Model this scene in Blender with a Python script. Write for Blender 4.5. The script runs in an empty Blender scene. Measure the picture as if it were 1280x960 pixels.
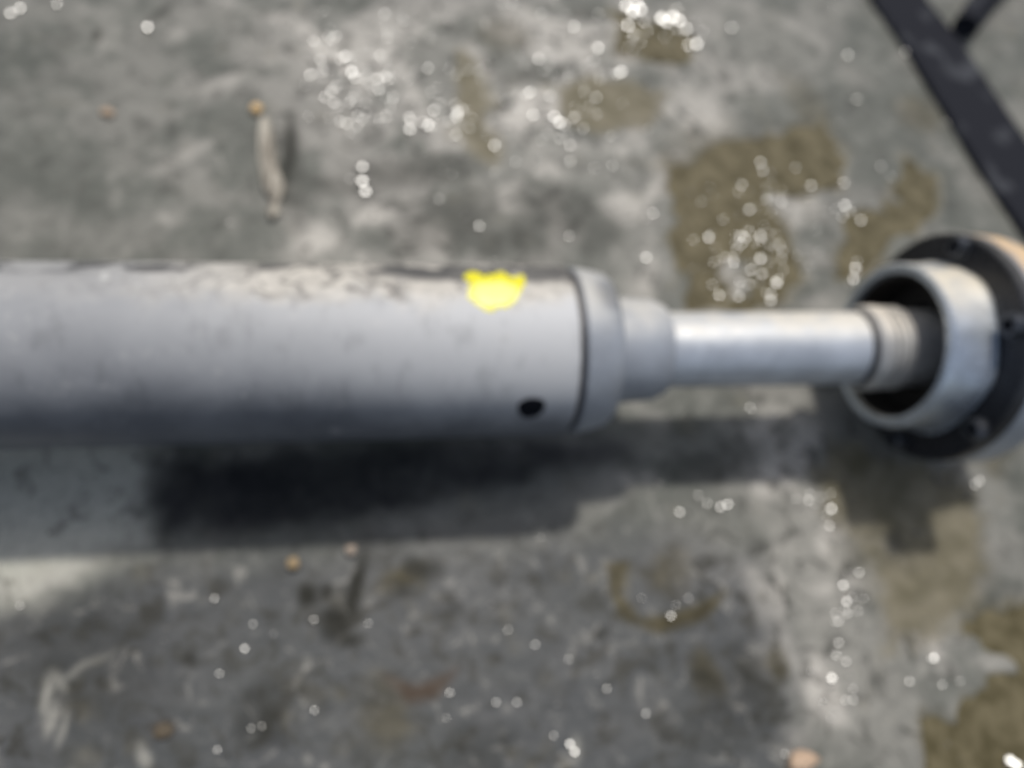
import bpy, bmesh, math, random
import numpy as np
from mathutils import Vector, Matrix

random.seed(7)
rng = np.random.default_rng(7)
S = bpy.context.scene
COL = S.collection
R = math.radians

# ------------------------------------------------------------------ camera
F_PX = 1005.0                      # focal length in photograph pixels (1280 wide)
CX, CY = 640.0, 480.0
AXIS_H = 0.0830                    # height of the shaft's axis above the concrete
YAW, PITCH, ROLL = R(9.5), R(25.0), R(0.9)
Z0 = 0.5
d_c = Vector((math.cos(YAW), math.sin(ROLL), -math.sin(YAW))).normalized()
n_c = Vector((0.0, math.sin(PITCH), math.cos(PITCH)))
n_c = (n_c - n_c.dot(d_c) * d_c).normalized()
y_c = n_c.cross(d_c)
W2C = Matrix((d_c, y_c, n_c)).transposed()      # world axes as seen by the camera
C2W = W2C.transposed()
P0 = Vector((0, (CY - 439.0) / F_PX * Z0, -Z0))
CAM = Vector((0, 0, AXIS_H)) - C2W @ P0

cam = bpy.data.cameras.new('camera')
cam.sensor_width = 36.0
cam.lens = F_PX / 1280 * 36.0
cam.clip_start = 0.01
cam.clip_end = 100
cam.dof.use_dof = True
cam.dof.focus_distance = 0.235
cam.dof.aperture_fstop = 4.7
co = bpy.data.objects.new('camera', cam)
COL.objects.link(co)
co.matrix_world = Matrix.Translation(CAM) @ C2W.to_4x4()
S.camera = co

# ------------------------------------------------------------------ light
SUN_EL, SUN_AZ = R(65), R(12)      # azimuth from +Y towards +X
sun_dir = Vector((math.sin(SUN_AZ) * math.cos(SUN_EL), math.cos(SUN_AZ) * math.cos(SUN_EL), math.sin(SUN_EL)))
w = bpy.data.worlds.new('World')
S.world = w
w.use_nodes = True
nt = w.node_tree
nt.nodes.clear()
sky = nt.nodes.new('ShaderNodeTexSky')
sky.sky_type = 'NISHITA'
sky.sun_disc = False
sky.sun_elevation = SUN_EL
sky.sun_rotation = SUN_AZ
sky.dust_density = 3.0
bg = nt.nodes.new('ShaderNodeBackground')
bg.inputs['Strength'].default_value = 0.095
wo = nt.nodes.new('ShaderNodeOutputWorld')
hs = nt.nodes.new('ShaderNodeHueSaturation')      # thin high cloud: a paler sky
hs.inputs['Saturation'].default_value = 0.65
nt.links.new(sky.outputs[0], hs.inputs['Color'])
nt.links.new(hs.outputs[0], bg.inputs[0])
nt.links.new(bg.outputs[0], wo.inputs[0])
sl = bpy.data.lights.new('sun', 'SUN')
sl.energy = 2.1
sl.angle = R(4)
sl.color = (1.0, 0.96, 0.89)
so = bpy.data.objects.new('sun', sl)
COL.objects.link(so)
so.rotation_euler = sun_dir.to_track_quat('Z', 'Y').to_euler()
so.location = sun_dir * 5
S.view_settings.view_transform = 'Standard'
S.view_settings.look = 'None'
S.view_settings.exposure = 0.42
S.view_settings.gamma = 1
S.render.engine = 'CYCLES'
S.cycles.use_denoising = True
S.cycles.sample_clamp_indirect = 4
S.cycles.use_adaptive_sampling = False

# ------------------------------------------------------------------ helpers
def ray(px, py):
    return C2W @ Vector(((px - CX) / F_PX, (CY - py) / F_PX, -1.0))

def at(px, py, z=0.0):
    """the point of the concrete (height z) seen at a pixel of the photograph"""
    r = ray(px, py)
    return CAM + r * ((z - CAM.z) / r.z)

def ax(px):
    """distance along the shaft's axis whose axis point is seen at column px"""
    x = px - CX
    return x * Z0 / (F_PX * d_c.x + x * d_c.z)

def smooth(a, b, x):
    t = np.clip((x - a) / (b - a), 0, 1)
    return t * t * (3 - 2 * t)

_tab = rng.random((256, 256))
def vnoise(x, y):
    xi = np.floor(x).astype(int); yi = np.floor(y).astype(int)
    fx = x - xi; fy = y - yi
    fx = fx * fx * (3 - 2 * fx); fy = fy * fy * (3 - 2 * fy)
    g = lambda i, j: _tab[i % 256, j % 256]
    return (g(xi, yi) * (1 - fx) + g(xi + 1, yi) * fx) * (1 - fy) + (g(xi, yi + 1) * (1 - fx) + g(xi + 1, yi + 1) * fx) * fy

def fbm(x, y, s, octs=4, off=0.0):
    v = 0; a = 1; t = 0
    x = x * s + off; y = y * s + off * 1.7
    for k in range(octs):
        v = v + a * vnoise(x + 17.3 * k, y + 5.1 * k); t += a
        a *= 0.55; x = x * 2.03; y = y * 2.03
    return v / t

def mesh_obj(name, verts, faces, mat, parent=None, smooth_angle=35, origin=None):
    me = bpy.data.meshes.new(name)
    if origin is not None:
        verts = [(v[0] - origin[0], v[1] - origin[1], v[2] - origin[2]) for v in verts]
    me.from_pydata([tuple(v) for v in verts], [], faces)
    me.validate()
    bm = bmesh.new(); bm.from_mesh(me)
    bmesh.ops.recalc_face_normals(bm, faces=bm.faces)
    bm.to_mesh(me); bm.free()
    if smooth_angle:
        me.polygons.foreach_set('use_smooth', [True] * len(me.polygons))
        me.set_sharp_from_angle(angle=R(smooth_angle))
    o = bpy.data.objects.new(name, me)
    if mat: me.materials.append(mat)
    COL.objects.link(o)
    if parent: o.parent = parent
    if origin is not None: o.location = origin
    return o

def tag(o, label=None, cat=None, group=None, kind=None):
    if label: o['label'] = label
    if cat: o['category'] = cat
    if group: o['group'] = group
    if kind: o['kind'] = kind
    return o

class NT:
    """small node-graph writer"""
    def __init__(s, name):
        s.m = bpy.data.materials.new(name); s.m.use_nodes = True
        s.t = s.m.node_tree; s.t.nodes.clear()
        s.out = s.t.nodes.new('ShaderNodeOutputMaterial')
        s.b = s.t.nodes.new('ShaderNodeBsdfPrincipled')
        s.t.links.new(s.b.outputs[0], s.out.inputs[0])
    def put(s, sock, v):
        if isinstance(v, bpy.types.NodeSocket): s.t.links.new(v, sock)
        elif isinstance(v, (tuple, list)) and len(v) == 3 and sock.type == 'RGBA': sock.default_value = (*v, 1)
        else: sock.default_value = v
    def set(s, **k):
        for n, v in k.items(): s.put(s.b.inputs[n.replace('_', ' ')], v)
    def coord(s):
        return s.t.nodes.new('ShaderNodeTexCoord').outputs['Object']
    def attr(s, n):
        a = s.t.nodes.new('ShaderNodeAttribute'); a.attribute_name = n; return a.outputs['Fac']
    def noise(s, scale, detail=4, rough=0.55, vec=None, dist=0.0):
        n = s.t.nodes.new('ShaderNodeTexNoise')
        n.inputs['Scale'].default_value = scale; n.inputs['Detail'].default_value = detail
        n.inputs['Roughness'].default_value = rough; n.inputs['Distortion'].default_value = dist
        s.t.links.new(vec or s.coord(), n.inputs['Vector'])
        return n.outputs['Fac']
    def scale(s, vec, v):
        n = s.t.nodes.new('ShaderNodeVectorMath'); n.operation = 'MULTIPLY'
        s.t.links.new(vec, n.inputs[0]); n.inputs[1].default_value = v
        return n.outputs[0]
    def ramp(s, f, a, b, lo=0.0, hi=1.0):
        n = s.t.nodes.new('ShaderNodeMapRange'); n.interpolation_type = 'SMOOTHSTEP'
        s.put(n.inputs[0], f)
        for i, v in enumerate((a, b, lo, hi)): n.inputs[i + 1].default_value = v
        return n.outputs[0]
    def math(s, op, a, b=0.0):
        n = s.t.nodes.new('ShaderNodeMath'); n.operation = op; n.use_clamp = False
        s.put(n.inputs[0], a); s.put(n.inputs[1], b)
        return n.outputs[0]
    def mix(s, f, a, b):
        n = s.t.nodes.new('ShaderNodeMix'); n.data_type = 'RGBA'
        s.put(n.inputs[0], f); s.put(n.inputs[6], a); s.put(n.inputs[7], b)
        return n.outputs[2]
    def bump(s, h, strength=0.3, dist=0.001):
        n = s.t.nodes.new('ShaderNodeBump')
        n.inputs['Strength'].default_value = strength; n.inputs['Distance'].default_value = dist
        s.t.links.new(h, n.inputs['Height'])
        s.t.links.new(n.outputs[0], s.b.inputs['Normal'])

# ------------------------------------------------------------------ concrete
def axis_samples(lo, hi, step, far):
    a = list(np.arange(lo, hi + step / 2, step))
    g = step; x = lo; left = []
    while x > -far:
        g *= 1.35; x -= g; left.append(x)
    g = step; x = hi; right = []
    while x < far:
        g *= 1.35; x += g; right.append(x)
    return np.array(left[::-1] + a + right)

gx = axis_samples(-0.42, 0.56, 0.0024, 3.0)
gy = axis_samples(-0.34, 0.56, 0.0024, 3.0)
GX, GY = np.meshgrid(gx, gy, indexing='ij')
X = GX.ravel(); Y = GY.ravel()
WX = X + 0.026 * (fbm(X, Y, 40, 4, 3.1) - 0.5)          # warped positions give stains ragged edges
WY = Y + 0.026 * (fbm(X, Y, 40, 4, 9.7) - 0.5)

def sdist(poly, x=None, y=None):
    """signed distance (metres, negative inside) to a polygon on the concrete"""
    x = WX if x is None else x; y = WY if y is None else y
    dmin = np.full(x.shape, 1e9); inside = np.zeros(x.shape, bool)
    n = len(poly)
    for i in range(n):
        ax_, ay_ = poly[i]; bx_, by_ = poly[(i + 1) % n]
        ex, ey = bx_ - ax_, by_ - ay_
        t = np.clip(((x - ax_) * ex + (y - ay_) * ey) / (ex * ex + ey * ey + 1e-12), 0, 1)
        dmin = np.minimum(dmin, np.hypot(x - ax_ - t * ex, y - ay_ - t * ey))
        c = ((ay_ > y) != (by_ > y)) & (x < ex * (y - ay_) / (ey if abs(ey) > 1e-12 else 1e-12) + ax_)
        inside ^= c
    return np.where(inside, -dmin, dmin)

def gp(pts):
    return [tuple(at(*p)[:2]) for p in pts]

def area(pts, soft=0.006, grow=0.0, k=1.0):
    return 1 - smooth(-soft, soft, sdist(gp(pts), X + k * (WX - X), Y + k * (WY - Y)) - grow)

def blob(px, py, rx, ry=None, ang=0, soft=0.6, warp=None):
    """soft ellipse; radii in photograph pixels turned into metres where it lies"""
    ry = ry or rx
    warp = min(1, min(rx, ry) / 38) if warp is None else warp
    c = at(px, py); k = (at(px + 4, py) - at(px - 4, py)).length / 8; l = (at(px, py + 4) - at(px, py - 4)).length / 8
    dx, dy = (X + warp * (WX - X) - c.x) / k, (Y + warp * (WY - Y) - c.y) / l
    ca, sa = math.cos(R(ang)), math.sin(R(ang))
    q = np.hypot((dx * ca + dy * sa) / rx, (-dx * sa + dy * ca) / ry)
    return 1 - smooth(1 - soft, 1 + soft, q)

PUDDLES = [
    [(842, 205), (895, 185), (955, 165), (1030, 158), (1056, 185), (1050, 228), (1000, 242), (955, 240), (985, 290), (1000, 340), (935, 388), (862, 384), (846, 300)],
    [(1062, 268), (1118, 250), (1130, 200), (1166, 222), (1166, 275), (1112, 300), (1085, 335), (1045, 345)],
    [(765, 10), (830, 30), (872, 50), (862, 76), (780, 66)],
    [(700, 112), (740, 95), (800, 108), (832, 120), (812, 152), (752, 166), (704, 150)],
    [(572, 60), (602, 95), (604, 150), (622, 198), (596, 188), (572, 130)],
    [(1040, 556), (1120, 578), (1200, 598), (1232, 650), (1222, 720), (1162, 782), (1118, 792), (1110, 730), (1080, 680), (1036, 640)],
    [(1200, 770), (1300, 760), (1330, 1010), (1160, 1010), (1160, 900), (1232, 852)],
]
puddle = np.zeros_like(X)
for p in PUDDLES: puddle = np.maximum(puddle, area(p, 0.011))
margin = np.zeros_like(X)
for p in PUDDLES: margin = np.maximum(margin, area(p, 0.016, 0.004))
islands = np.maximum.reduce([blob(925, 345, 36, 24, 20), blob(1180, 820, 40, 25), blob(1240, 830, 35, 14, -10), blob(1180, 880, 22, 40), blob(1120, 690, 22, 40, 20)])
puddle = puddle * (1 - 0.9 * islands)
mud = fbm(X, Y, 48, 5, 40.0) - .5
sheet = np.maximum.reduce([area(PUDDLES[i], 0.011) for i in (0, 1, 2, 6)])
puddle = smooth(.25, .75, puddle + 1.3 * mud)
hollow = puddle * smooth(.1, .4, sheet)
margin = np.clip(np.maximum(puddle, .75 * smooth(.2, .8, margin * (1 - .7 * islands) + 1.4 * mud)), 0, 1)

brown = np.maximum.reduce([
    .85 * area(PUDDLES[3], .006, k=.6), .85 * area(PUDDLES[4], .005, k=.4), .7 * area(PUDDLES[5], .012, k=.8),
    area([(756, 705), (788, 698), (776, 740), (800, 772), (850, 765), (912, 738), (884, 775), (822, 796), (772, 770)], .003, k=.25),
    0.6 * blob(840, 715, 25, 30), 0.8 * blob(885, 840, 22, 26), 0.7 * blob(972, 832, 12, 22),
    0.9 * blob(1105, 640, 55, 70, -20, .8), 0.8 * blob(1170, 690, 45, 60, 20, .8), 0.6 * blob(1230, 560, 30, 30), 0.8 * blob(505, 722, 35, 12, 20), 0.6 * blob(480, 895, 30, 45), 0.5 * blob(900, 210, 60, 50),
    0.6 * blob(1150, 140, 25, 20), 0.45 * blob(1010, 130, 20, 40, 30), 0.5 * blob(630, 40, 30, 20)])
rust = np.maximum.reduce([area([(478, 845), (520, 856), (572, 836), (548, 872), (510, 878)], .004, k=.25), 0.5 * blob(205, 912, 16, 10), 0.3 * blob(1180, 945, 25, 30)])

# the tube's cast shadow painted into the concrete colour, with a ragged outline
painted_shadow = .75 * area([(192, 575), (196, 655), (290, 668), (420, 650), (520, 640), (590, 612), (700, 592), (800, 570), (760, 545), (600, 550), (380, 560)], .010, k=.6)
painted_shadow = painted_shadow * (.65 + .7 * fbm(X, Y, 30, 4, 51.0))
dark = np.maximum.reduce([1.0 * blob(384, 742, 12, 15), 0.95 * blob(408, 738, 10, 10), 1.0 * blob(420, 778, 22, 26), 1.0 * blob(447, 735, 11, 44, -12), .9 * blob(435, 800, 22, 10), .8 * blob(525, 712, 20, 12, -30), .6 * blob(500, 740, 16, 10), .6 * blob(320, 870, 24, 16), .7 * blob(335, 905, 16, 26), .6 * blob(365, 865, 30, 8, -15), .6 * blob(885, 845, 20, 26), .6 * blob(940, 850, 24, 40), .5 * blob(905, 880, 36, 14), 0.7 * blob(236, 824, 10, 9),
                          0.7 * blob(752, 790, 13, 7, 20), 0.6 * blob(545, 712, 10, 9), 0.4 * blob(562, 755, 8, 14), 0.8 * blob(120, 44, 7, 8), 0.6 * blob(200, 15, 18, 6, 35),
                          0.5 * blob(560, 275, 70, 34, 20), 0.5 * blob(520, 213, 80, 20, 8), 0.45 * blob(690, 265, 60, 30, -10), 0.4 * blob(750, 290, 30, 25), 0.5 * blob(610, 300, 26, 24), 0.4 * blob(420, 232, 40, 10), .5 * blob(735, 15, 20, 8), .45 * blob(670, 92, 40, 10, 10), 0.4 * blob(370, 225, 14, 60, 5), 0.9 * blob(362, 190, 10, 48), 0.4 * blob(395, 225, 24, 8),
                          0.35 * blob(110, 830, 90, 70, -30), 0.4 * blob(720, 262, 30, 20), 0.4 * blob(660, 290, 30, 40), 0.45 * blob(880, 585, 40, 25), 0.4 * blob(920, 560, 30, 16),
                          0.5 * blob(320, 905, 25, 35, 15), 0.5 * blob(350, 860, 40, 10, 20), 0.35 * blob(600, 940, 50, 30), 0.35 * blob(900, 900, 60, 40)])
pale = np.maximum.reduce([
    0.9 * blob(405, 60, 60, 9, -38), 0.55 * blob(330, 15, 60, 8, -14), 0.35 * blob(310, 90, 60, 7, 25), 0.30 * blob(230, 195, 60, 6, 30),
    0.7 * blob(405, 310, 42, 34, 30), 0.6 * blob(545, 295, 18, 26), 0.6 * blob(470, 265, 40, 10, 30), 0.7 * blob(650, 130, 55, 45), 0.6 * blob(560, 120, 50, 40, -20),
    0.5 * blob(700, 200, 110, 32), 0.6 * blob(620, 245, 40, 26, -30), 0.5 * blob(790, 230, 50, 60), 0.45 * blob(500, 60, 110, 40), 0.5 * blob(720, 50, 100, 40),
    0.55 * blob(870, 150, 60, 40), 0.5 * blob(800, 330, 36, 40), 0.7 * blob(1000, 265, 30, 18, 20), 0.4 * blob(925, 345, 40, 28), 0.35 * blob(960, 60, 80, 50),
    0.7 * blob(1015, 620, 40, 60), 0.6 * blob(1000, 720, 60, 80, 10), 0.7 * blob(960, 560, 60, 45), 0.75 * blob(1180, 780, 38, 36), 0.65 * blob(1190, 740, 40, 18, 10),
    0.7 * blob(1085, 820, 60, 60), 0.5 * blob(1090, 920, 80, 60), 0.8 * blob(1245, 828, 30, 12, -8), 0.6 * blob(1220, 610, 40, 60), 0.6 * blob(1205, 905, 16, 30),
    0.5 * blob(40, 725, 60, 14, 14), 0.45 * blob(130, 620, 60, 5, 32), 0.5 * blob(550, 60, 20, 12), 0.4 * blob(125, 15, 25, 8), 0.5 * blob(135, 40, 16, 22), 0.45 * blob(218, 45, 14, 10),
    0.4 * blob(140, 245, 10, 14), 0.4 * blob(205, 275, 14, 8), 0.35 * blob(880, 680, 60, 50), 0.9 * blob(1030, 690, 70, 120, -8), 0.8 * blob(1060, 850, 80, 90), 0.7 * blob(960, 600, 70, 50), 0.7 * blob(1120, 920, 60, 70), 0.35 * blob(720, 560, 200, 14), 0.6 * blob(320, 650, 2, 2),
    0.5 * blob(800, 600, 30, 10)])
scuff = np.maximum.reduce([blob(px, py, rx, ry, an, .8, .35) * k for px, py, rx, ry, an, k in (
    (56, 872, 6, 24, -4, 1), (60, 900, 6, 20, -12, .9), (74, 850, 6, 16, 40, .7), (76, 912, 5, 18, -10, .7), (95, 836, 24, 4, 32, .55), (125, 824, 18, 4, 22, .4), (180, 948, 7, 14, 20, .9), (718, 935, 7, 16, -8, .7))])
lit_patch = np.maximum.reduce([0.9 * area([(-260, 540), (188, 540), (188, 668), (120, 706), (0, 755), (-260, 820)], .018), 0.5 * blob(60, 450, 200, 90)])  # paler colour painted in as lit ground where the tube's shadow falls
dark_zone = np.maximum.reduce([0.8 * area([(-300, 850), (0, 770), (180, 705), (420, 690), (700, 670), (830, 660), (940, 690), (980, 790), (995, 880), (985, 1100), (-300, 1100)], .022)])  # broad darker tone over the lower ground
dark_zone = dark_zone * (0.75 + 0.5 * fbm(X, Y, 14, 3, 33.0))
flow = fbm(X * 1.0 + 0.05 * fbm(X, Y, 9, 3, 1.0), Y, 26, 5, 12.0)
flow = smooth(0.42, 0.64, flow)
wet_back = np.maximum.reduce([blob(640, 120, 300, 170, 0, .8), .9 * blob(920, 330, 120, 120, 0, .8), .8 * blob(520, 290, 190, 60, 0, .8), .7 * blob(1060, 700, 160, 240, 0, .8)])
flow = flow * (.35 + .65 * wet_back)
pale = np.clip(pale * (0.45 + 0.9 * flow) * 1.0, 0, 1)

fine = fbm(X, Y, 120, 4, 5.0) - 0.5
Zg = 0.0012 * fine - 0.0040 * hollow + 0.0010 * (fbm(X, Y, 22, 3, 21.0) - 0.5) - 0.0012
inner = (np.abs(X) < 1) & (np.abs(Y) < 1)
Zg = np.where(inner, Zg, -0.0012)
nX, nY = GX.shape
idx = np.arange(nX * nY).reshape(nX, nY)
fc = np.stack([idx[:-1, :-1], idx[1:, :-1], idx[1:, 1:], idx[:-1, 1:]], -1).reshape(-1, 4)
me = bpy.data.meshes.new('concrete_ground')
me.vertices.add(nX * nY)
me.vertices.foreach_set('co', np.stack([X, Y, Zg], -1).ravel())
me.loops.add(fc.size); me.loops.foreach_set('vertex_index', fc.ravel())
me.polygons.add(len(fc)); me.polygons.foreach_set('loop_start', np.arange(0, fc.size, 4))
me.update(calc_edges=True); me.validate()
me.polygons.foreach_set('use_smooth', np.ones(len(fc), bool))
for nm, v in dict(silt=margin, brown=brown, rust=rust, oil_and_shade=painted_shadow, grime=dark, pale=pale, scuff=scuff, lit_patch=lit_patch, dark_zone=dark_zone, region=wet_back, flow=flow).items():
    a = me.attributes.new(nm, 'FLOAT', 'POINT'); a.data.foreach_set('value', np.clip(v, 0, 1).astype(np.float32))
ground = bpy.data.objects.new('concrete_ground', me)
COL.objects.link(ground)
tag(ground, kind='structure')

g = NT('wet_concrete')
sp = g.noise(260, 3, 0.7)
lo = g.noise(18, 4, 0.6)
c = g.mix(g.ramp(lo, .3, .7), (.072, .077, .065), (.126, .129, .113))
c = g.mix(g.math('MULTIPLY', g.attr('flow'), .6), c, (.35, .33, .30))
c = g.mix(g.attr('dark_zone'), c, (.050, .054, .059))
c = g.mix(g.attr('lit_patch'), c, (.48, .475, .41))
c = g.mix(g.math('MULTIPLY', g.attr('pale'), .9), c, (.48, .455, .41))
mot = g.noise(52, 6, .72, dist=.7)
amt = g.math('ADD', .50, g.math('MULTIPLY', g.math('ADD', g.attr('region'), g.attr('dark_zone')), .5))
c = g.mix(g.math('MULTIPLY', g.ramp(mot, .36, .50, 1, 0), g.math('MULTIPLY', amt, .95)), c, (.034, .034, .028))
c = g.mix(g.math('MULTIPLY', g.ramp(mot, .54, .70), g.math('MULTIPLY', amt, .62)), c, (.36, .345, .31))
c = g.mix(g.math('MULTIPLY', g.ramp(g.noise(48, 4, .62, dist=.3), .55, .64), g.math('MULTIPLY', g.attr('dark_zone'), .9)), c, (.022, .021, .015))
c = g.mix(g.math('MULTIPLY', g.attr('brown'), .92), c, g.mix(g.ramp(g.noise(60, 4, .65), .38, .62), (.040, .033, .014), (.090, .075, .038)))
c = g.mix(g.math('MULTIPLY', g.attr('silt'), .9), c, g.mix(g.ramp(g.noise(45, 4, .6), .35, .65), (.115, .102, .062), (.185, .165, .115)))
c = g.mix(g.math('MULTIPLY', g.attr('rust'), .95), c, (.045, .026, .013))
c = g.mix(g.math('MULTIPLY', g.attr('grime'), 1.0), c, (.016, .016, .012))
c = g.mix(g.attr('oil_and_shade'), c, (.008, .009, .013))  # painted shadow under the tube
c = g.mix(g.math('MULTIPLY', g.attr('scuff'), .75), c, (.34, .33, .29))
c = g.mix(g.ramp(sp, .35, .75, 0, .25), c, (.06, .06, .06))
g.set(Base_Color=c, Roughness=g.ramp(lo, .3, .7, .42, .60), IOR=1.45, Specular_IOR_Level=g.math('SUBTRACT', .28, g.math('MULTIPLY', g.math('MAXIMUM', g.math('MAXIMUM', g.attr('oil_and_shade'), g.attr('grime')), g.math('MULTIPLY', g.attr('brown'), .8)), .20)))
g.bump(g.noise(420, 4, .6), .35, .0006)
ground.data.materials.append(g.m)

# muddy water standing in the hollows
g = NT('muddy_water')
c = g.mix(g.ramp(g.noise(55, 5, .65), .36, .62), (.062, .052, .024), (.125, .107, .062))
g.set(Base_Color=c, Roughness=.09, IOR=1.33)
g.bump(g.noise(150, 2, .5), .55, .0012)
water = g.m
for p in [PUDDLES[i] for i in (0, 1, 2, 6)]:
    pts = np.array(gp(p)); cen = pts.mean(0)
    pts = cen + (pts - cen) * 1.10
    o = mesh_obj('puddle', [(x, y, -0.0026) for x, y in pts], [list(range(len(pts)))], water, smooth_angle=0, origin=(cen[0], cen[1], -0.0026))
    tag(o, kind='structure')

# ------------------------------------------------------------------ drive shaft
def lathe(name, prof, mat, parent, n=112, mod=None, close=False, angle=30):
    vs, fs = [], []
    for (x, r) in prof:
        for k in range(n):
            a = 2 * math.pi * k / n
            q = r + (mod(x, r, a) if mod else 0)
            vs.append((x, q * math.sin(a), AXIS_H + q * math.cos(a)))
    m = len(prof)
    for i in range(m if close else m - 1):
        j = (i + 1) % m
        for k in range(n):
            q = (k + 1) % n
            fs.append((i * n + k, i * n + q, j * n + q, j * n + k))
    if not close:
        if prof[0][1] > 1e-5: fs.append(list(range(n))[::-1])
        if prof[-1][1] > 1e-5: fs.append([(m - 1) * n + k for k in range(n)])
    return mesh_obj(name, vs, fs, mat, parent, angle)

def metal(name, base, dust, dust_amt=.5, rough=.45, metallic=.6, dark=(.03, .032, .036), sc=30, dark_amt=.5, back=True):
    g = NT(name)
    n1 = g.noise(sc, 5, .6, dist=.4); n2 = g.noise(sc * 5, 4, .65); n3 = g.noise(sc * .45, 3, .5)
    c = g.mix(g.ramp(n1, .38, .68), base, tuple(v * 1.25 for v in base))
    c = g.mix(g.math('MULTIPLY', g.ramp(n2, .56, .72), dark_amt), c, dark)
    geo = g.t.nodes.new('ShaderNodeNewGeometry')
    sx = g.t.nodes.new('ShaderNodeSeparateXYZ'); g.t.links.new(geo.outputs['Normal'], sx.inputs[0])
    up = g.math('ADD', g.math('MULTIPLY', sx.outputs[2], .72), g.math('MULTIPLY', sx.outputs[1], .7 if back else 0))
    df = g.math('MULTIPLY', g.ramp(up, .35, .95), g.ramp(g.math('ADD', n1, g.math('MULTIPLY', n3, .5)), .50, .85, .25, 1))
    c = g.mix(g.math('MULTIPLY', df, dust_amt), c, dust)
    rg = g.math('ADD', g.ramp(n2, .3, .7, rough - .08, rough + .1), g.math('MULTIPLY', df, .15))
    g.set(Base_Color=c, Roughness=rg, Metallic=g.math('MULTIPLY', g.math('SUBTRACT', 1.0, g.math('MULTIPLY', df, dust_amt)), metallic))
    g.bump(n2, .12, .0006)
    return g

shaft = bpy.data.objects.new('drive_shaft', None)
COL.objects.link(shaft)
shaft.empty_display_size = .05
tag(shaft, 'long grey steel drive shaft with yellow paint mark and bolted joint, lying on wet concrete', 'drive shaft')

TR = 0.0529
x_seam = ax(705)
# --- painted tube: light falloff painted in, paler top and right, dusty along the back
g = NT('tube_paint')
oc = g.coord()
geo = g.t.nodes.new('ShaderNodeNewGeometry')
nx = g.t.nodes.new('ShaderNodeSeparateXYZ'); g.t.links.new(geo.outputs['Normal'], nx.inputs[0])
cs = g.t.nodes.new('ShaderNodeSeparateXYZ'); g.t.links.new(oc, cs.inputs[0])
n1 = g.noise(26, 5, .6, dist=.4); n2 = g.noise(110, 4, .65); n3 = g.noise(9, 3, .5)
along = g.ramp(cs.outputs[0], -.26, .06)
up = g.math('ADD', g.math('MULTIPLY', nx.outputs[2], .95), g.math('MULTIPLY', nx.outputs[1], .30))
up = g.math('ADD', up, g.math('MULTIPLY', g.math('SUBTRACT', n1, .5), .35))
up = g.math('ADD', up, g.math('MULTIPLY', g.ramp(cs.outputs[0], -.20, .05), .42))
lit_film = g.math('MULTIPLY', g.ramp(up, .02, .85), g.math('ADD', g.math('MULTIPLY', along, .62), .33))
c = g.mix(g.ramp(n1, .35, .65), (.105, .112, .125), (.140, .147, .160))
c = g.mix(lit_film, c, (.50, .505, .51))
bk = g.math('MULTIPLY', g.ramp(g.math('ADD', nx.outputs[1], g.math('MULTIPLY', g.math('SUBTRACT', n1, .5), .8)), -.06, .30), g.ramp(cs.outputs[0], -.24, -.12, .2, 1))
c = g.mix(g.math('MULTIPLY', bk, .8), c, g.mix(g.ramp(n2, .3, .7), (.56, .52, .45), (.40, .37, .32)))
vec = g.scale(oc, (1, 1.6, 1.6))
oil_and_shade = g.math('MULTIPLY', g.math('MULTIPLY', g.ramp(cs.outputs[1], .022, .030), g.ramp(cs.outputs[1], .038, .044, 1, .12)), g.ramp(g.noise(30, 3, .5, vec), .46, .56))
smx = g.math('MULTIPLY', g.ramp(cs.outputs[0], -.10, -.055), g.ramp(cs.outputs[0], .045, .055, 1, 0))
smear = g.math('MULTIPLY', g.math('MULTIPLY', smx, g.ramp(g.noise(42, 3, .55, vec), .36, .46)), g.math('MULTIPLY', g.ramp(g.math('ADD', cs.outputs[1], g.math('MULTIPLY', g.math('SUBTRACT', n1, .5), .022)), .0165, .0225), g.ramp(cs.outputs[1], .039, .043, 1, 0)))
c = g.mix(g.math('MULTIPLY', smear, .85), c, (.03, .031, .033))
c = g.mix(g.math('MULTIPLY', oil_and_shade, .85), c, (.035, .036, .038))
loops = g.math('ABSOLUTE', g.math('SUBTRACT', g.noise(40, 1.5, .4, dist=.6), .5))
loops = g.math('MULTIPLY', g.math('MULTIPLY', g.ramp(loops, .0, .045, 1, 0), bk), g.ramp(cs.outputs[0], -.10, -.05, .75, .15))
c = g.mix(loops, c, (.12, .115, .105))
c = g.mix(g.ramp(g.noise(55, 5, .7, g.scale(oc, (1.6, .7, .7))), .32, .48, .20, 0), c, (.045, .047, .05))
c = g.mix(g.ramp(g.noise(70, 4, .65), .58, .74, 0, .30), c, (.50, .49, .47))
spots = g.math('MULTIPLY', g.ramp(g.noise(52, 3, .6), .56, .66), bk)
c = g.mix(g.math('MULTIPLY', spots, .75), c, (.09, .085, .08))
c = g.mix(g.math('MULTIPLY', g.ramp(g.noise(60, 2, .5), .69, .76), .5), c, (.55, .55, .53))
g.set(Base_Color=c, Roughness=g.math('ADD', g.math('MULTIPLY', lit_film, .2), .42), Specular_IOR_Level=.4)
g.bump(n2, .12, .0006)
tube_mat = g.m
tube = lathe('tube', [(-.62, TR * .97), (-.618, TR), (x_seam - .0034, TR), (x_seam - .0020, TR - .0016), (x_seam - .0020, TR - .0080)], tube_mat, shaft)
seam_m = metal('weld_seam', (.06, .06, .065), (.2, .18, .15), .5, .5, .4).m
lathe('weld_seam', [(x_seam - .0019, TR - .0090), (x_seam - .0019, TR - .0044), (x_seam, TR - .0040), (x_seam + .0020, TR - .0044), (x_seam + .0020, TR - .0090)], seam_m, shaft)
g = metal('bare_steel', (.30, .32, .35), (.50, .47, .41), .7, .48, .35, sc=34, dark_amt=.25)
steel = g.m
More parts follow.
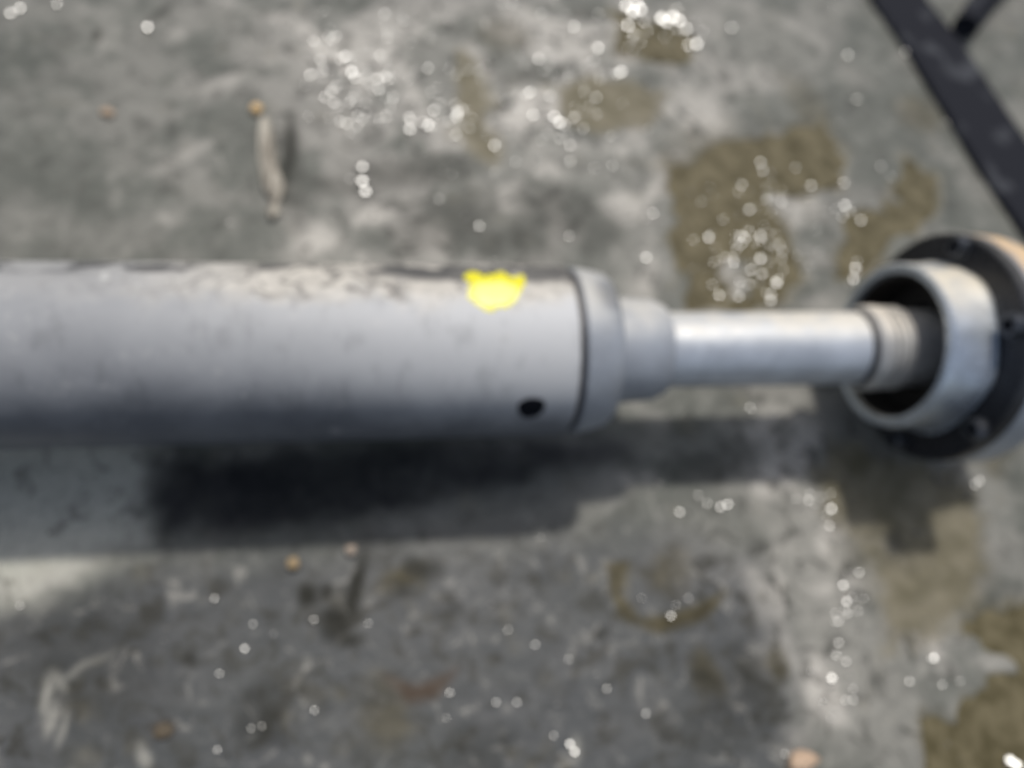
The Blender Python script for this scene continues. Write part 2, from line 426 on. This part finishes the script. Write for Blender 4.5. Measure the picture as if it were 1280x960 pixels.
g = metal('collar_greasy', (.30, .32, .35), (.50, .47, .41), .7, .48, .35, sc=34, dark_amt=.25)
sp3 = g.t.nodes.new('ShaderNodeSeparateXYZ'); g.t.links.new(g.coord(), sp3.inputs[0])
gx_, gy_ = ax(748), .012
dd = g.math('ADD', g.math('POWER', g.math('DIVIDE', g.math('SUBTRACT', sp3.outputs[0], gx_), .0125), 2.0), g.math('POWER', g.math('DIVIDE', g.math('SUBTRACT', sp3.outputs[1], gy_), .0120), 2.0))
dd = g.math('ADD', dd, g.math('MULTIPLY', g.math('SUBTRACT', g.noise(70, 3), .5), 1.6))
g.set(Base_Color=g.mix(g.ramp(dd, .0, 1.6, .5, 0), g.b.inputs['Base Color'].links[0].from_socket, (.045, .048, .055)))
greasy = g.m
x1 = ax(756)
lathe('end_collar', [(x_seam + .0021, .035), (x_seam + .0021, TR - .0020), (x_seam + .0034, TR - .0008), (x1 - .012, TR - .0026), (x1 - .004, TR - .0048), (x1 - .001, TR - .0075), (x1, TR - .0095), (x1, .030)], greasy, shaft)
x2 = ax(826)
lathe('neck', [(x1 + .0002, .020), (x1 + .0002, .0345), (x1 + .004, .0338), (x2 - .008, .0322), (x2 - .001, .0290), (x2, .0275), (x2, .020)], steel, shaft)
bright = metal('shaft_steel', (.44, .47, .51), (.60, .54, .43), .7, .42, .50, sc=40, dark_amt=.12).m
x3 = ax(1066)
lathe('inner_shaft', [(x2 + .0003, .005), (x2 + .0003, .0242), (x3 - .001, .0242), (x3, .0236), (x3, .005)], bright, shaft)
lathe('seal_ring', [(x3 + .0001, .010), (x3 + .0001, .0250), (x3 + .0030, .0252), (x3 + .0030, .010)], seam_m, shaft)
ring_m = metal('collar_steel', (.44, .435, .42), (.58, .51, .41), .7, .42, .45, sc=60, dark_amt=.3).m
x3 += .003
ringp = [(x3 + .0002, .010), (x3 + .0002, .0272), (x3 + .002, .0286), (x3 + .010, .0286)]
xx = x3 + .010
for k in range(3):
    ringp += [(xx + .0006, .0262), (xx + .0020, .0262), (xx + .0026, .0280), (xx + .005, .0280)]
    xx += .005
ringp += [(xx + .001, .0262), (xx + .024, .0258), (xx + .024, .010)]
lathe('splined_collar', ringp, ring_m, shaft)

# --- joint: open cup, bolted flange and the mating flange behind it
xm, xf = ax(1106), ax(1161)
BOLT0 = 43
cup_m = metal('cup_steel', (.50, .55, .61), (.62, .55, .42), .85, .33, .75, sc=30, dark_amt=.45).m
in_m = metal('cup_inside', (.018, .015, .012), (.03, .026, .02), .3, .7, .1).m
CR = .0550
def lobes(x, r, a):
    """bosses that swell towards the flange between the bolts"""
    if r < CR - .001: return 0
    f = max(0.0, (x - (xm + .012)) / (xf - xm - .012)) ** 1.5
    return f * .0022 * (.5 - .5 * math.cos(6 * (a - R(BOLT0)))) ** 1.3
cup = lathe('joint_cup', [(xm + .0015, CR), (xm + .010, CR + .0002), (xm + .016, CR + .0004), (xm + .021, CR + .0006), (xm + .026, CR + .0010), (xm + .031, CR + .0014), (xf - .0025, CR + .0022), (xf - .0005, CR + .0015),
                    (xf - .0005, .0478), (xm + .004, .0478), (xm + .0005, .0487), (xm, .0500), (xm + .0002, .0535)], cup_m, shaft, n=192, mod=lobes, close=True)
lining = lathe('cup_lining', [(xm + .0045, .0476), (xf - .001, .0476), (xf - .001, .030), (xf - .004, .030), (xf - .004, .0455), (xm + .0045, .0462)], in_m, shaft, close=True)
FR = .0775
black = metal('black_flange', (.018, .019, .023), (.12, .11, .09), .4, .28, .3, sc=50, dark_amt=.3).m
flange = lathe('flange', [(xf, .020), (xf, FR - .0020), (xf + .0012, FR - .0006), (xf + .0085, FR - .0006), (xf + .0095, FR - .0016), (xf + .0095, .020)], black, shaft)
comp = metal('mating_flange_steel', (.40, .43, .48), (.62, .41, .19), .9, .42, .7, sc=28, dark_amt=.2).m
mating = lathe('mating_flange', [(xf + .0098, .020), (xf + .0098, FR - .0020), (xf + .0112, FR), (xf + .030, FR), (xf + .032, FR - .004), (xf + .034, .052), (xf + .06, .048), (xf + .075, .048), (xf + .076, .020)], comp, shaft)

bolt_m = metal('bolt_black', (.07, .075, .085), (.12, .11, .10), .3, .22, .7, dark_amt=.2).m
def bolt_mesh():
    vs, fs, n = [], [], 24
    prof = [(0, .0072), (-.0004, .0076), (-.0012, .0076), (-.0016, .0066), (-.0058, .0064), (-.0066, .0056), (-.0066, .0040), (-.0015, .0038), (-.0015, 0.0002)]
    for i, (x, r) in enumerate(prof):
        r *= 1.12
        for k in range(n):
            a = 2 * math.pi * k / n
            rr = r
            if i in (6, 7): rr = r * math.cos(math.pi / 6) / math.cos((a % (math.pi / 3)) - math.pi / 6)
            vs.append((x, rr * math.sin(a), rr * math.cos(a)))
    for i in range(len(prof) - 1):
        for k in range(n):
            q = (k + 1) % n
            fs.append((i * n + k, i * n + q, (i + 1) * n + q, (i + 1) * n + k))
    return vs, fs
bv, bf = bolt_mesh()
b0 = None
for k in range(6):
    th = R(BOLT0 + 60 * k)
    loc = (xf - .0001, .0690 * math.sin(th), AXIS_H + .0690 * math.cos(th))
    if b0 is None:
        b0 = mesh_obj('bolt', bv, bf, bolt_m, flange, 30); o = b0
    else:
        o = b0.copy(); COL.objects.link(o); o.parent = flange
    o.location = loc

# the joint is bent a little, its mouth turned up
piv = Vector((xf, 0, AXIS_H))
BEND = Matrix.Translation(piv) @ Matrix.Rotation(R(6.5), 4, 'Y') @ Matrix.Translation(-piv)
for o in (cup, lining, flange, mating): o.matrix_local = BEND

# --- far end of the tube, outside the picture: the same kind of flange, carrying that end
lathe('tube_end_flange', [(-.634, .02), (-.634, FR), (-.6215, FR), (-.6202, FR - .001), (-.6202, .02)], black, shaft)

# --- marks on the tube
def on_tube(px, py, r):
    """axial position and angle of the point of a cylinder of radius r seen at a pixel"""
    o = CAM - Vector((0, 0, AXIS_H)); dd = ray(px, py)
    a = dd.y ** 2 + dd.z ** 2; b = 2 * (o.y * dd.y + o.z * dd.z); cc = o.y ** 2 + o.z ** 2 - r * r
    disc = max(b * b - 4 * a * cc, 0)
    tt = (-b - math.sqrt(disc)) / (2 * a)
    p = o + dd * tt
    return p.x, math.atan2(p.y, p.z)

def tube_patch(name, outline, mat, r0, thick, parent, rings=8, dome=0.0):
    uv = [on_tube(px, py, r0) for px, py in outline]
    cu = sum(u for u, v in uv) / len(uv); cv = sum(v for u, v in uv) / len(uv)
    n = len(uv); vs = []; fs = []
    def P(u, v, r): return (u, r * math.sin(v), AXIS_H + r * math.cos(v))
    vs.append(P(cu, cv, r0 + thick + dome))
    for i in range(1, rings + 1):
        f = i / rings
        rr = r0 + thick * (1 - f ** 6) + dome * (1 - f * f) + (0 if i < rings else -.0003)
        for (u, v) in uv: vs.append(P(cu + (u - cu) * f, cv + (v - cv) * f, rr))
    for k in range(n):
        q = (k + 1) % n
        fs.append((0, 1 + k, 1 + q))
        for i in range(rings - 1):
            fs.append((1 + i * n + k, 1 + i * n + q, 1 + (i + 1) * n + q, 1 + (i + 1) * n + k))
    return mesh_obj(name, vs, fs, mat, parent, 60)

def dense(pts, m=4, jit=1.2):
    out = []
    n = len(pts)
    for i in range(n):
        p0, p1, p2, p3 = (Vector(pts[(i + k - 1) % n]) for k in range(4))
        for s in range(m):
            u = s / m
            p = 0.5 * ((2 * p1) + (p2 - p0) * u + (2 * p0 - 5 * p1 + 4 * p2 - p3) * u * u + (3 * p1 - p0 - 3 * p2 + p3) * u ** 3)
            out.append((p.x + random.uniform(-jit, jit), p.y + random.uniform(-jit, jit)))
    return out
g = NT('yellow_paint')
n = g.noise(90, 4, .6)
pu, pv = on_tube(617, 366, TR)
sy = g.t.nodes.new('ShaderNodeSeparateXYZ'); g.t.links.new(g.coord(), sy.inputs[0])
q = g.math('ADD', g.math('POWER', g.math('DIVIDE', g.math('SUBTRACT', sy.outputs[0], pu), .017), 2.0), g.math('POWER', g.math('DIVIDE', g.math('SUBTRACT', sy.outputs[1], TR * math.sin(pv)), .011), 2.0))
q = g.math('ADD', q, g.math('MULTIPLY', g.math('SUBTRACT', n, .5), 1.4))      # pale middle paints in a burnt-out highlight, plain yellow at the rim
c = g.mix(g.ramp(q, .2, 1.0), (.84, .82, .22), (.66, .60, .01))
c = g.mix(g.math('MULTIPLY', g.ramp(g.noise(140, 4, .65), .60, .70), .5), c, (.25, .23, .08))
g.set(Base_Color=c, Roughness=.4)
g.bump(g.noise(160, 3), .4, .0010)
o = tube_patch('paint_mark', dense([(578, 345), (592, 338), (606, 344), (622, 339), (640, 346), (656, 343), (659, 354), (652, 366), (646, 378), (633, 387), (624, 386), (614, 391), (603, 388), (595, 382), (590, 377), (582, 370), (585, 358)], 3, 2.2), g.m, TR, .0006, tube)
o['label'] = 'bright yellow paint blotch near the end of the tube'
g = NT('plug_rubber')
g.set(Base_Color=(.006, .007, .010), Roughness=.9, Specular_IOR_Level=.1)
o = tube_patch('plug', dense([(649, 502), (664, 496), (679, 499), (683, 508), (676, 519), (660, 524), (648, 518), (646, 509)], 3, .5), g.m, TR, .0002, tube, dome=.0003)
g = NT('dark_smear')
g.set(Base_Color=(.10, .105, .11), Roughness=.6)

# ------------------------------------------------------------------ flat black bar and hose at upper right
def strip(name, left, right, h, mat, label, cat, z0=-.0008):
    """flat bar lying on the concrete: cross-sections between two edge lines given in photograph pixels"""
    vs, fs = [], []
    L = [at(*p, z0 + h) for p in left]; Q = [at(*p, z0 + h) for p in right]
    b = h * .35
    for l, r in zip(L, Q):
        wv = (r - l).normalized()
        up = Vector((0, 0, 1))
        for p in (l - up * h, l - up * b, l + wv * b, l.lerp(r, .5), r - wv * b, r - up * b, r - up * h):
            vs.append(p)
    m = 7
    for i in range(len(L) - 1):
        for k in range(m):
            q = (k + 1) % m
            fs.append((i * m + k, i * m + q, (i + 1) * m + q, (i + 1) * m + k))
    fs.append(list(range(m))); fs.append([(len(L) - 1) * m + k for k in range(m)][::-1])
    c0 = at(*left[0])
    o = mesh_obj(name, vs, fs, mat, None, 40, origin=(c0.x, c0.y, 0))
    return tag(o, label, cat)
g = NT('black_rubber_dusty')
n = g.noise(38, 3, .5, g.scale(g.coord(), (1, .8, 1)), .3)
c = g.mix(g.math('MULTIPLY', g.ramp(n, .54, .68), .45), (.012, .013, .018), (.085, .09, .10))
g.set(Base_Color=c, Roughness=.8, Specular_IOR_Level=.12)
g.bump(g.noise(200, 3), .2, .0006)
strip('flat_bar', [(1043, -85), (1094, 0), (1137, 62), (1178, 128), (1218, 195), (1270, 272), (1308, 330)],
      [(1112, -85), (1162, 0), (1204, 52), (1234, 98), (1263, 142), (1306, 205), (1346, 262)], .006, g.m,
      'black dusty flat bar lying diagonally on the concrete beyond the flange', 'bar')
def tube_path(name, pts, r, mat, n=16):
    vs, fs = [], []
    for i, p in enumerate(pts):
        tn = (pts[min(i + 1, len(pts) - 1)] - pts[max(i - 1, 0)]).normalized()
        s = tn.cross(Vector((0, 0, 1))).normalized(); u = s.cross(tn)
        for k in range(n):
            a = 2 * math.pi * k / n
            vs.append(p + (s * math.cos(a) + u * math.sin(a)) * r)
    for i in range(len(pts) - 1):
        for k in range(n):
            q = (k + 1) % n
            fs.append((i * n + k, i * n + q, (i + 1) * n + q, (i + 1) * n + k))
    fs.append(list(range(n))); fs.append([(len(pts) - 1) * n + k for k in range(n)][::-1])
    return mesh_obj(name, vs, fs, mat, None, 40, origin=tuple(pts[0]))
o = tube_path('rubber_hose', [at(1206, 34, .0115), at(1222, 10, .0115), at(1244, -16, .0115), at(1280, -50, .0115), at(1335, -85, .0115)], .0125, g.m)
tag(o, 'short black rubber hose end at the top right corner beyond the flat bar', 'hose')

# ------------------------------------------------------------------ debris
def rock(name, px, py, rx, ry, rz, col, label, cat, ang=0, seed=0):
    bm = bmesh.new(); bmesh.ops.create_icosphere(bm, subdivisions=2, radius=1)
    rr = random.Random(seed)
    k = (at(px + 4, py) - at(px - 4, py)).length / 8
    ph = [rr.uniform(0, 6) for _ in range(3)]
    for v in bm.verts:
        f = 1 + .14 * math.sin(3 * v.co.x + ph[0]) + .12 * math.sin(4 * v.co.y + ph[1]) + rr.uniform(-.06, .06)
        v.co = Vector((v.co.x * rx * k * f, v.co.y * ry * k * f, v.co.z * rz * k * f))
    me = bpy.data.meshes.new(name); bm.to_mesh(me); bm.free()
    g = NT(name + '_surface')
    n = g.noise(240, 3)
    g.set(Base_Color=g.mix(g.ramp(n, .35, .65), col, tuple(v * .75 for v in col)), Roughness=.75)
    me.materials.append(g.m)
    o = bpy.data.objects.new(name, me); COL.objects.link(o)
    p = at(px, py)
    o.location = (p.x, p.y, -.0012 + rz * k * .75); o.rotation_euler = (0, 0, R(ang))
    return tag(o, label, cat)
GP = 'small pebbles scattered on the concrete'
for a in [
    ('pebble', 321, 138, 9, 7, 6, (.80, .55, .27), 'small orange tan pebble above the pale wood splinter', 20),
    ('pebble', 135, 141, 9, 7, 4, (.36, .27, .19), 'dull brown pebble at upper left, well away from the splinter', -20),
    ('pebble', 366, 705, 9, 8, 6, (.34, .25, .14), 'tan pebble just below the black patch under the tube', 10),
    ('pebble', 439, 688, 8, 8, 6, (.42, .34, .27), 'pinkish pebble touching the lower edge of the black patch', 50),
    ('pebble', 1002, 952, 20, 13, 10, (.46, .33, .23), 'largest pebble, peach coloured, at the bottom edge of the photo', 10),
    ('pebble', 205, 914, 14, 9, 4, (.085, .065, .04), 'dark brown flat pebble at lower left beside the white scuff', 0)]:
    o = rock(*a[:6], a[6], a[7], 'pebble', a[8], seed=int(a[1]))
    o['group'] = GP

# pale splinter of wood, upper left
g = NT('splinter_wood')
n = g.noise(120, 4, .6, g.scale(g.coord(), (1, .25, 1)))
g.set(Base_Color=g.mix(g.ramp(n, .42, .62), (.40, .37, .31), (.17, .15, .12)), Roughness=.8)
pts = [(331, 148), (332, 170), (334, 195), (338, 218), (343, 236), (345, 247), (344, 254), (342, 264), (340, 272)]
wd = [7, 12, 13, 15, 17, 9, 5, 9, 5]
vs, fs = [], []
for (px, py), wpx in zip(pts, wd):
    p = at(px, py, .002); k = .00050 * wpx
    for a in range(8):
        th = a * math.pi / 4
        vs.append((p.x + k * math.cos(th), p.y, p.z + .55 * k * math.sin(th) + .0008))
for i in range(len(pts) - 1):
    for k in range(8):
        q = (k + 1) % 8
        fs.append((i * 8 + k, i * 8 + q, i * 8 + 8 + q, i * 8 + 8 + k))
fs += [list(range(8)), [(len(pts) - 1) * 8 + k for k in range(8)][::-1]]
p = at(*pts[0])
o = mesh_obj('wood_splinter', vs, fs, g.m, None, 50, origin=(p.x, p.y, 0))
tag(o, 'pale upright wood splinter on the grey concrete behind the tube', 'splinter')

# ------------------------------------------------------------------ water beads that glint
beads = []                                     # (px, py, radius px, tilt jitter in degrees)
def bead(px, py, r=4.0, j=1.0): beads.append((px, py, r, j))
def cluster(cx, cy, rx, ry, n, r=(1.2, 2.4), j=2.6):
    for _ in range(n):
        a = random.uniform(0, 6.283); q = math.sqrt(random.random())
        bead(cx + rx * q * math.cos(a), cy + ry * q * math.sin(a), random.uniform(*r), random.expovariate(1 / j))
for p in [(185, 36, 6), (14, 18, 5), (26, 12, 5), (72, 6, 4), (440, 92, 7), (444, 99, 5), (453, 210, 6), (453, 228, 7), (457, 241, 7), (512, 163, 6), (535, 158, 6), (528, 154, 4), (572, 142, 6), (571, 147, 5),
          (618, 183, 5), (692, 148, 6), (699, 155, 7), (705, 158, 4), (666, 145, 5), (662, 117, 5), (673, 75, 5), (747, 62, 6), (775, 92, 7), (770, 94, 4), (745, 123, 4), (717, 35, 5), (782, 10, 8), (790, 18, 9), (800, 14, 8), (784, 34, 7), (795, 6, 8),
          (826, 26, 9), (840, 24, 9), (848, 28, 8), (832, 30, 7), (857, 38, 6), (870, 57, 7), (860, 58, 5), (808, 40, 4), (790, 48, 4), (807, 323, 4.5), (885, 298, 5), (952, 343, 4), (970, 355, 5), (938, 338, 4), (898, 370, 4.5),
          (1055, 258, 5), (1068, 336, 5), (1066, 350, 5), (1013, 233, 4), (1059, 70, 4), (914, 36, 4), (388, 95, 5), (420, 47, 4), (472, 100, 5), (425, 153, 4),
          (943, 593, 5), (940, 578, 4), (909, 631, 4), (1010, 558, 4), (1038, 637, 5), (1178, 602, 5), (1190, 606, 5), (1190, 592, 4), (1208, 621, 4), (1145, 666, 4), (1053, 732, 4), (1057, 752, 4), (1038, 848, 5), (1166, 823, 4),
          (306, 811, 3), (838, 770, 3.6), (860, 748, 2), (62, 666, 3), (393, 888, 2.2), (272, 937, 2), (562, 866, 2.4), (620, 878, 2.2), (646, 878, 2.2), (712, 930, 4), (718, 940, 4), (1260, 950, 7), (1268, 956, 7)]:
    bead(p[0], p[1], p[2] * .55, random.uniform(0, .6))
cluster(452, 118, 46, 60, 46, r=(1.2, 2.5)); cluster(540, 152, 60, 26, 18, r=(1.2, 2.5)); cluster(405, 55, 14, 44, 16, j=2); cluster(420, 85, 22, 22, 10, j=2)
cluster(700, 125, 70, 62, 30); cluster(825, 40, 55, 34, 18, j=2); cluster(600, 130, 60, 60, 12); cluster(640, 110, 280, 110, 150, r=(.7, 1.6), j=3.5); cluster(940, 300, 100, 90, 60, r=(.7, 1.5), j=3.5)
cluster(935, 335, 52, 50, 44, r=(1.2, 2.5), j=2.2); cluster(900, 300, 30, 30, 10, j=2); cluster(960, 235, 50, 35, 12); cluster(1060, 262, 30, 24, 10); cluster(1068, 345, 14, 18, 5)
cluster(1030, 600, 40, 60, 30, r=(1, 1.9), j=3.5); cluster(1010, 560, 26, 16, 8); cluster(1190, 602, 44, 26, 14, j=2.5); cluster(1055, 740, 30, 50, 18, r=(.9, 1.7), j=4); cluster(1040, 850, 50, 50, 16, r=(.9, 1.7), j=4); cluster(1170, 830, 40, 50, 12, r=(.9, 1.7), j=4)
cluster(600, 60, 200, 60, 26, j=6); cluster(640, 250, 230, 60, 18, j=7); cluster(560, 800, 330, 140, 26, r=(.8, 1.4), j=6)
cluster(1120, 160, 90, 120, 16, j=7); cluster(880, 600, 60, 50, 8); cluster(640, 480, 900, 600, 80, r=(.8, 1.5), j=9)
vs, fs = [], []
for (px, py, r, j) in beads:
    p = at(px, py)
    if abs(p.y) < .055 and p.x < ax(790): continue
    k = .0005 * r
    hv = ((CAM - p).normalized() + sun_dir).normalized()  # bead shaped for its glint: cap tilted to mirror the sun at the camera
    hv = (hv + Vector((random.gauss(0, 1), random.gauss(0, 1), 0)) * R(j) * .7).normalized()
    e1 = hv.cross(Vector((1, 0, 0))).normalized(); e2 = hv.cross(e1)
    b = len(vs); m = 10
    top = Vector((p.x, p.y, 0)) + Vector((0, 0, k * 1.0 + .0002))
    vs.append(top)
    for (q, dn) in ((.55, .003), (1.0, .012), (1.12, .5), (1.15, 1.6)):
        for s in range(m):
            a = 2 * math.pi * s / m
            vs.append(top + (e1 * math.cos(a) + e2 * math.sin(a)) * k * q - hv * k * dn)
    for s in range(m):
        q = (s + 1) % m
        fs.append((b, b + 1 + s, b + 1 + q))
        for i in range(3):
            fs.append((b + 1 + i * m + s, b + 1 + i * m + q, b + 1 + (i + 1) * m + q, b + 1 + (i + 1) * m + s))
g = NT('wet_bead')
g.set(Base_Color=(.13, .13, .125), Roughness=.19, IOR=1.42)
o = mesh_obj('water_beads', vs, fs, g.m, None, 40)
tag(o, 'tiny wet beads and grit glinting on the concrete', 'water drops', kind='stuff')
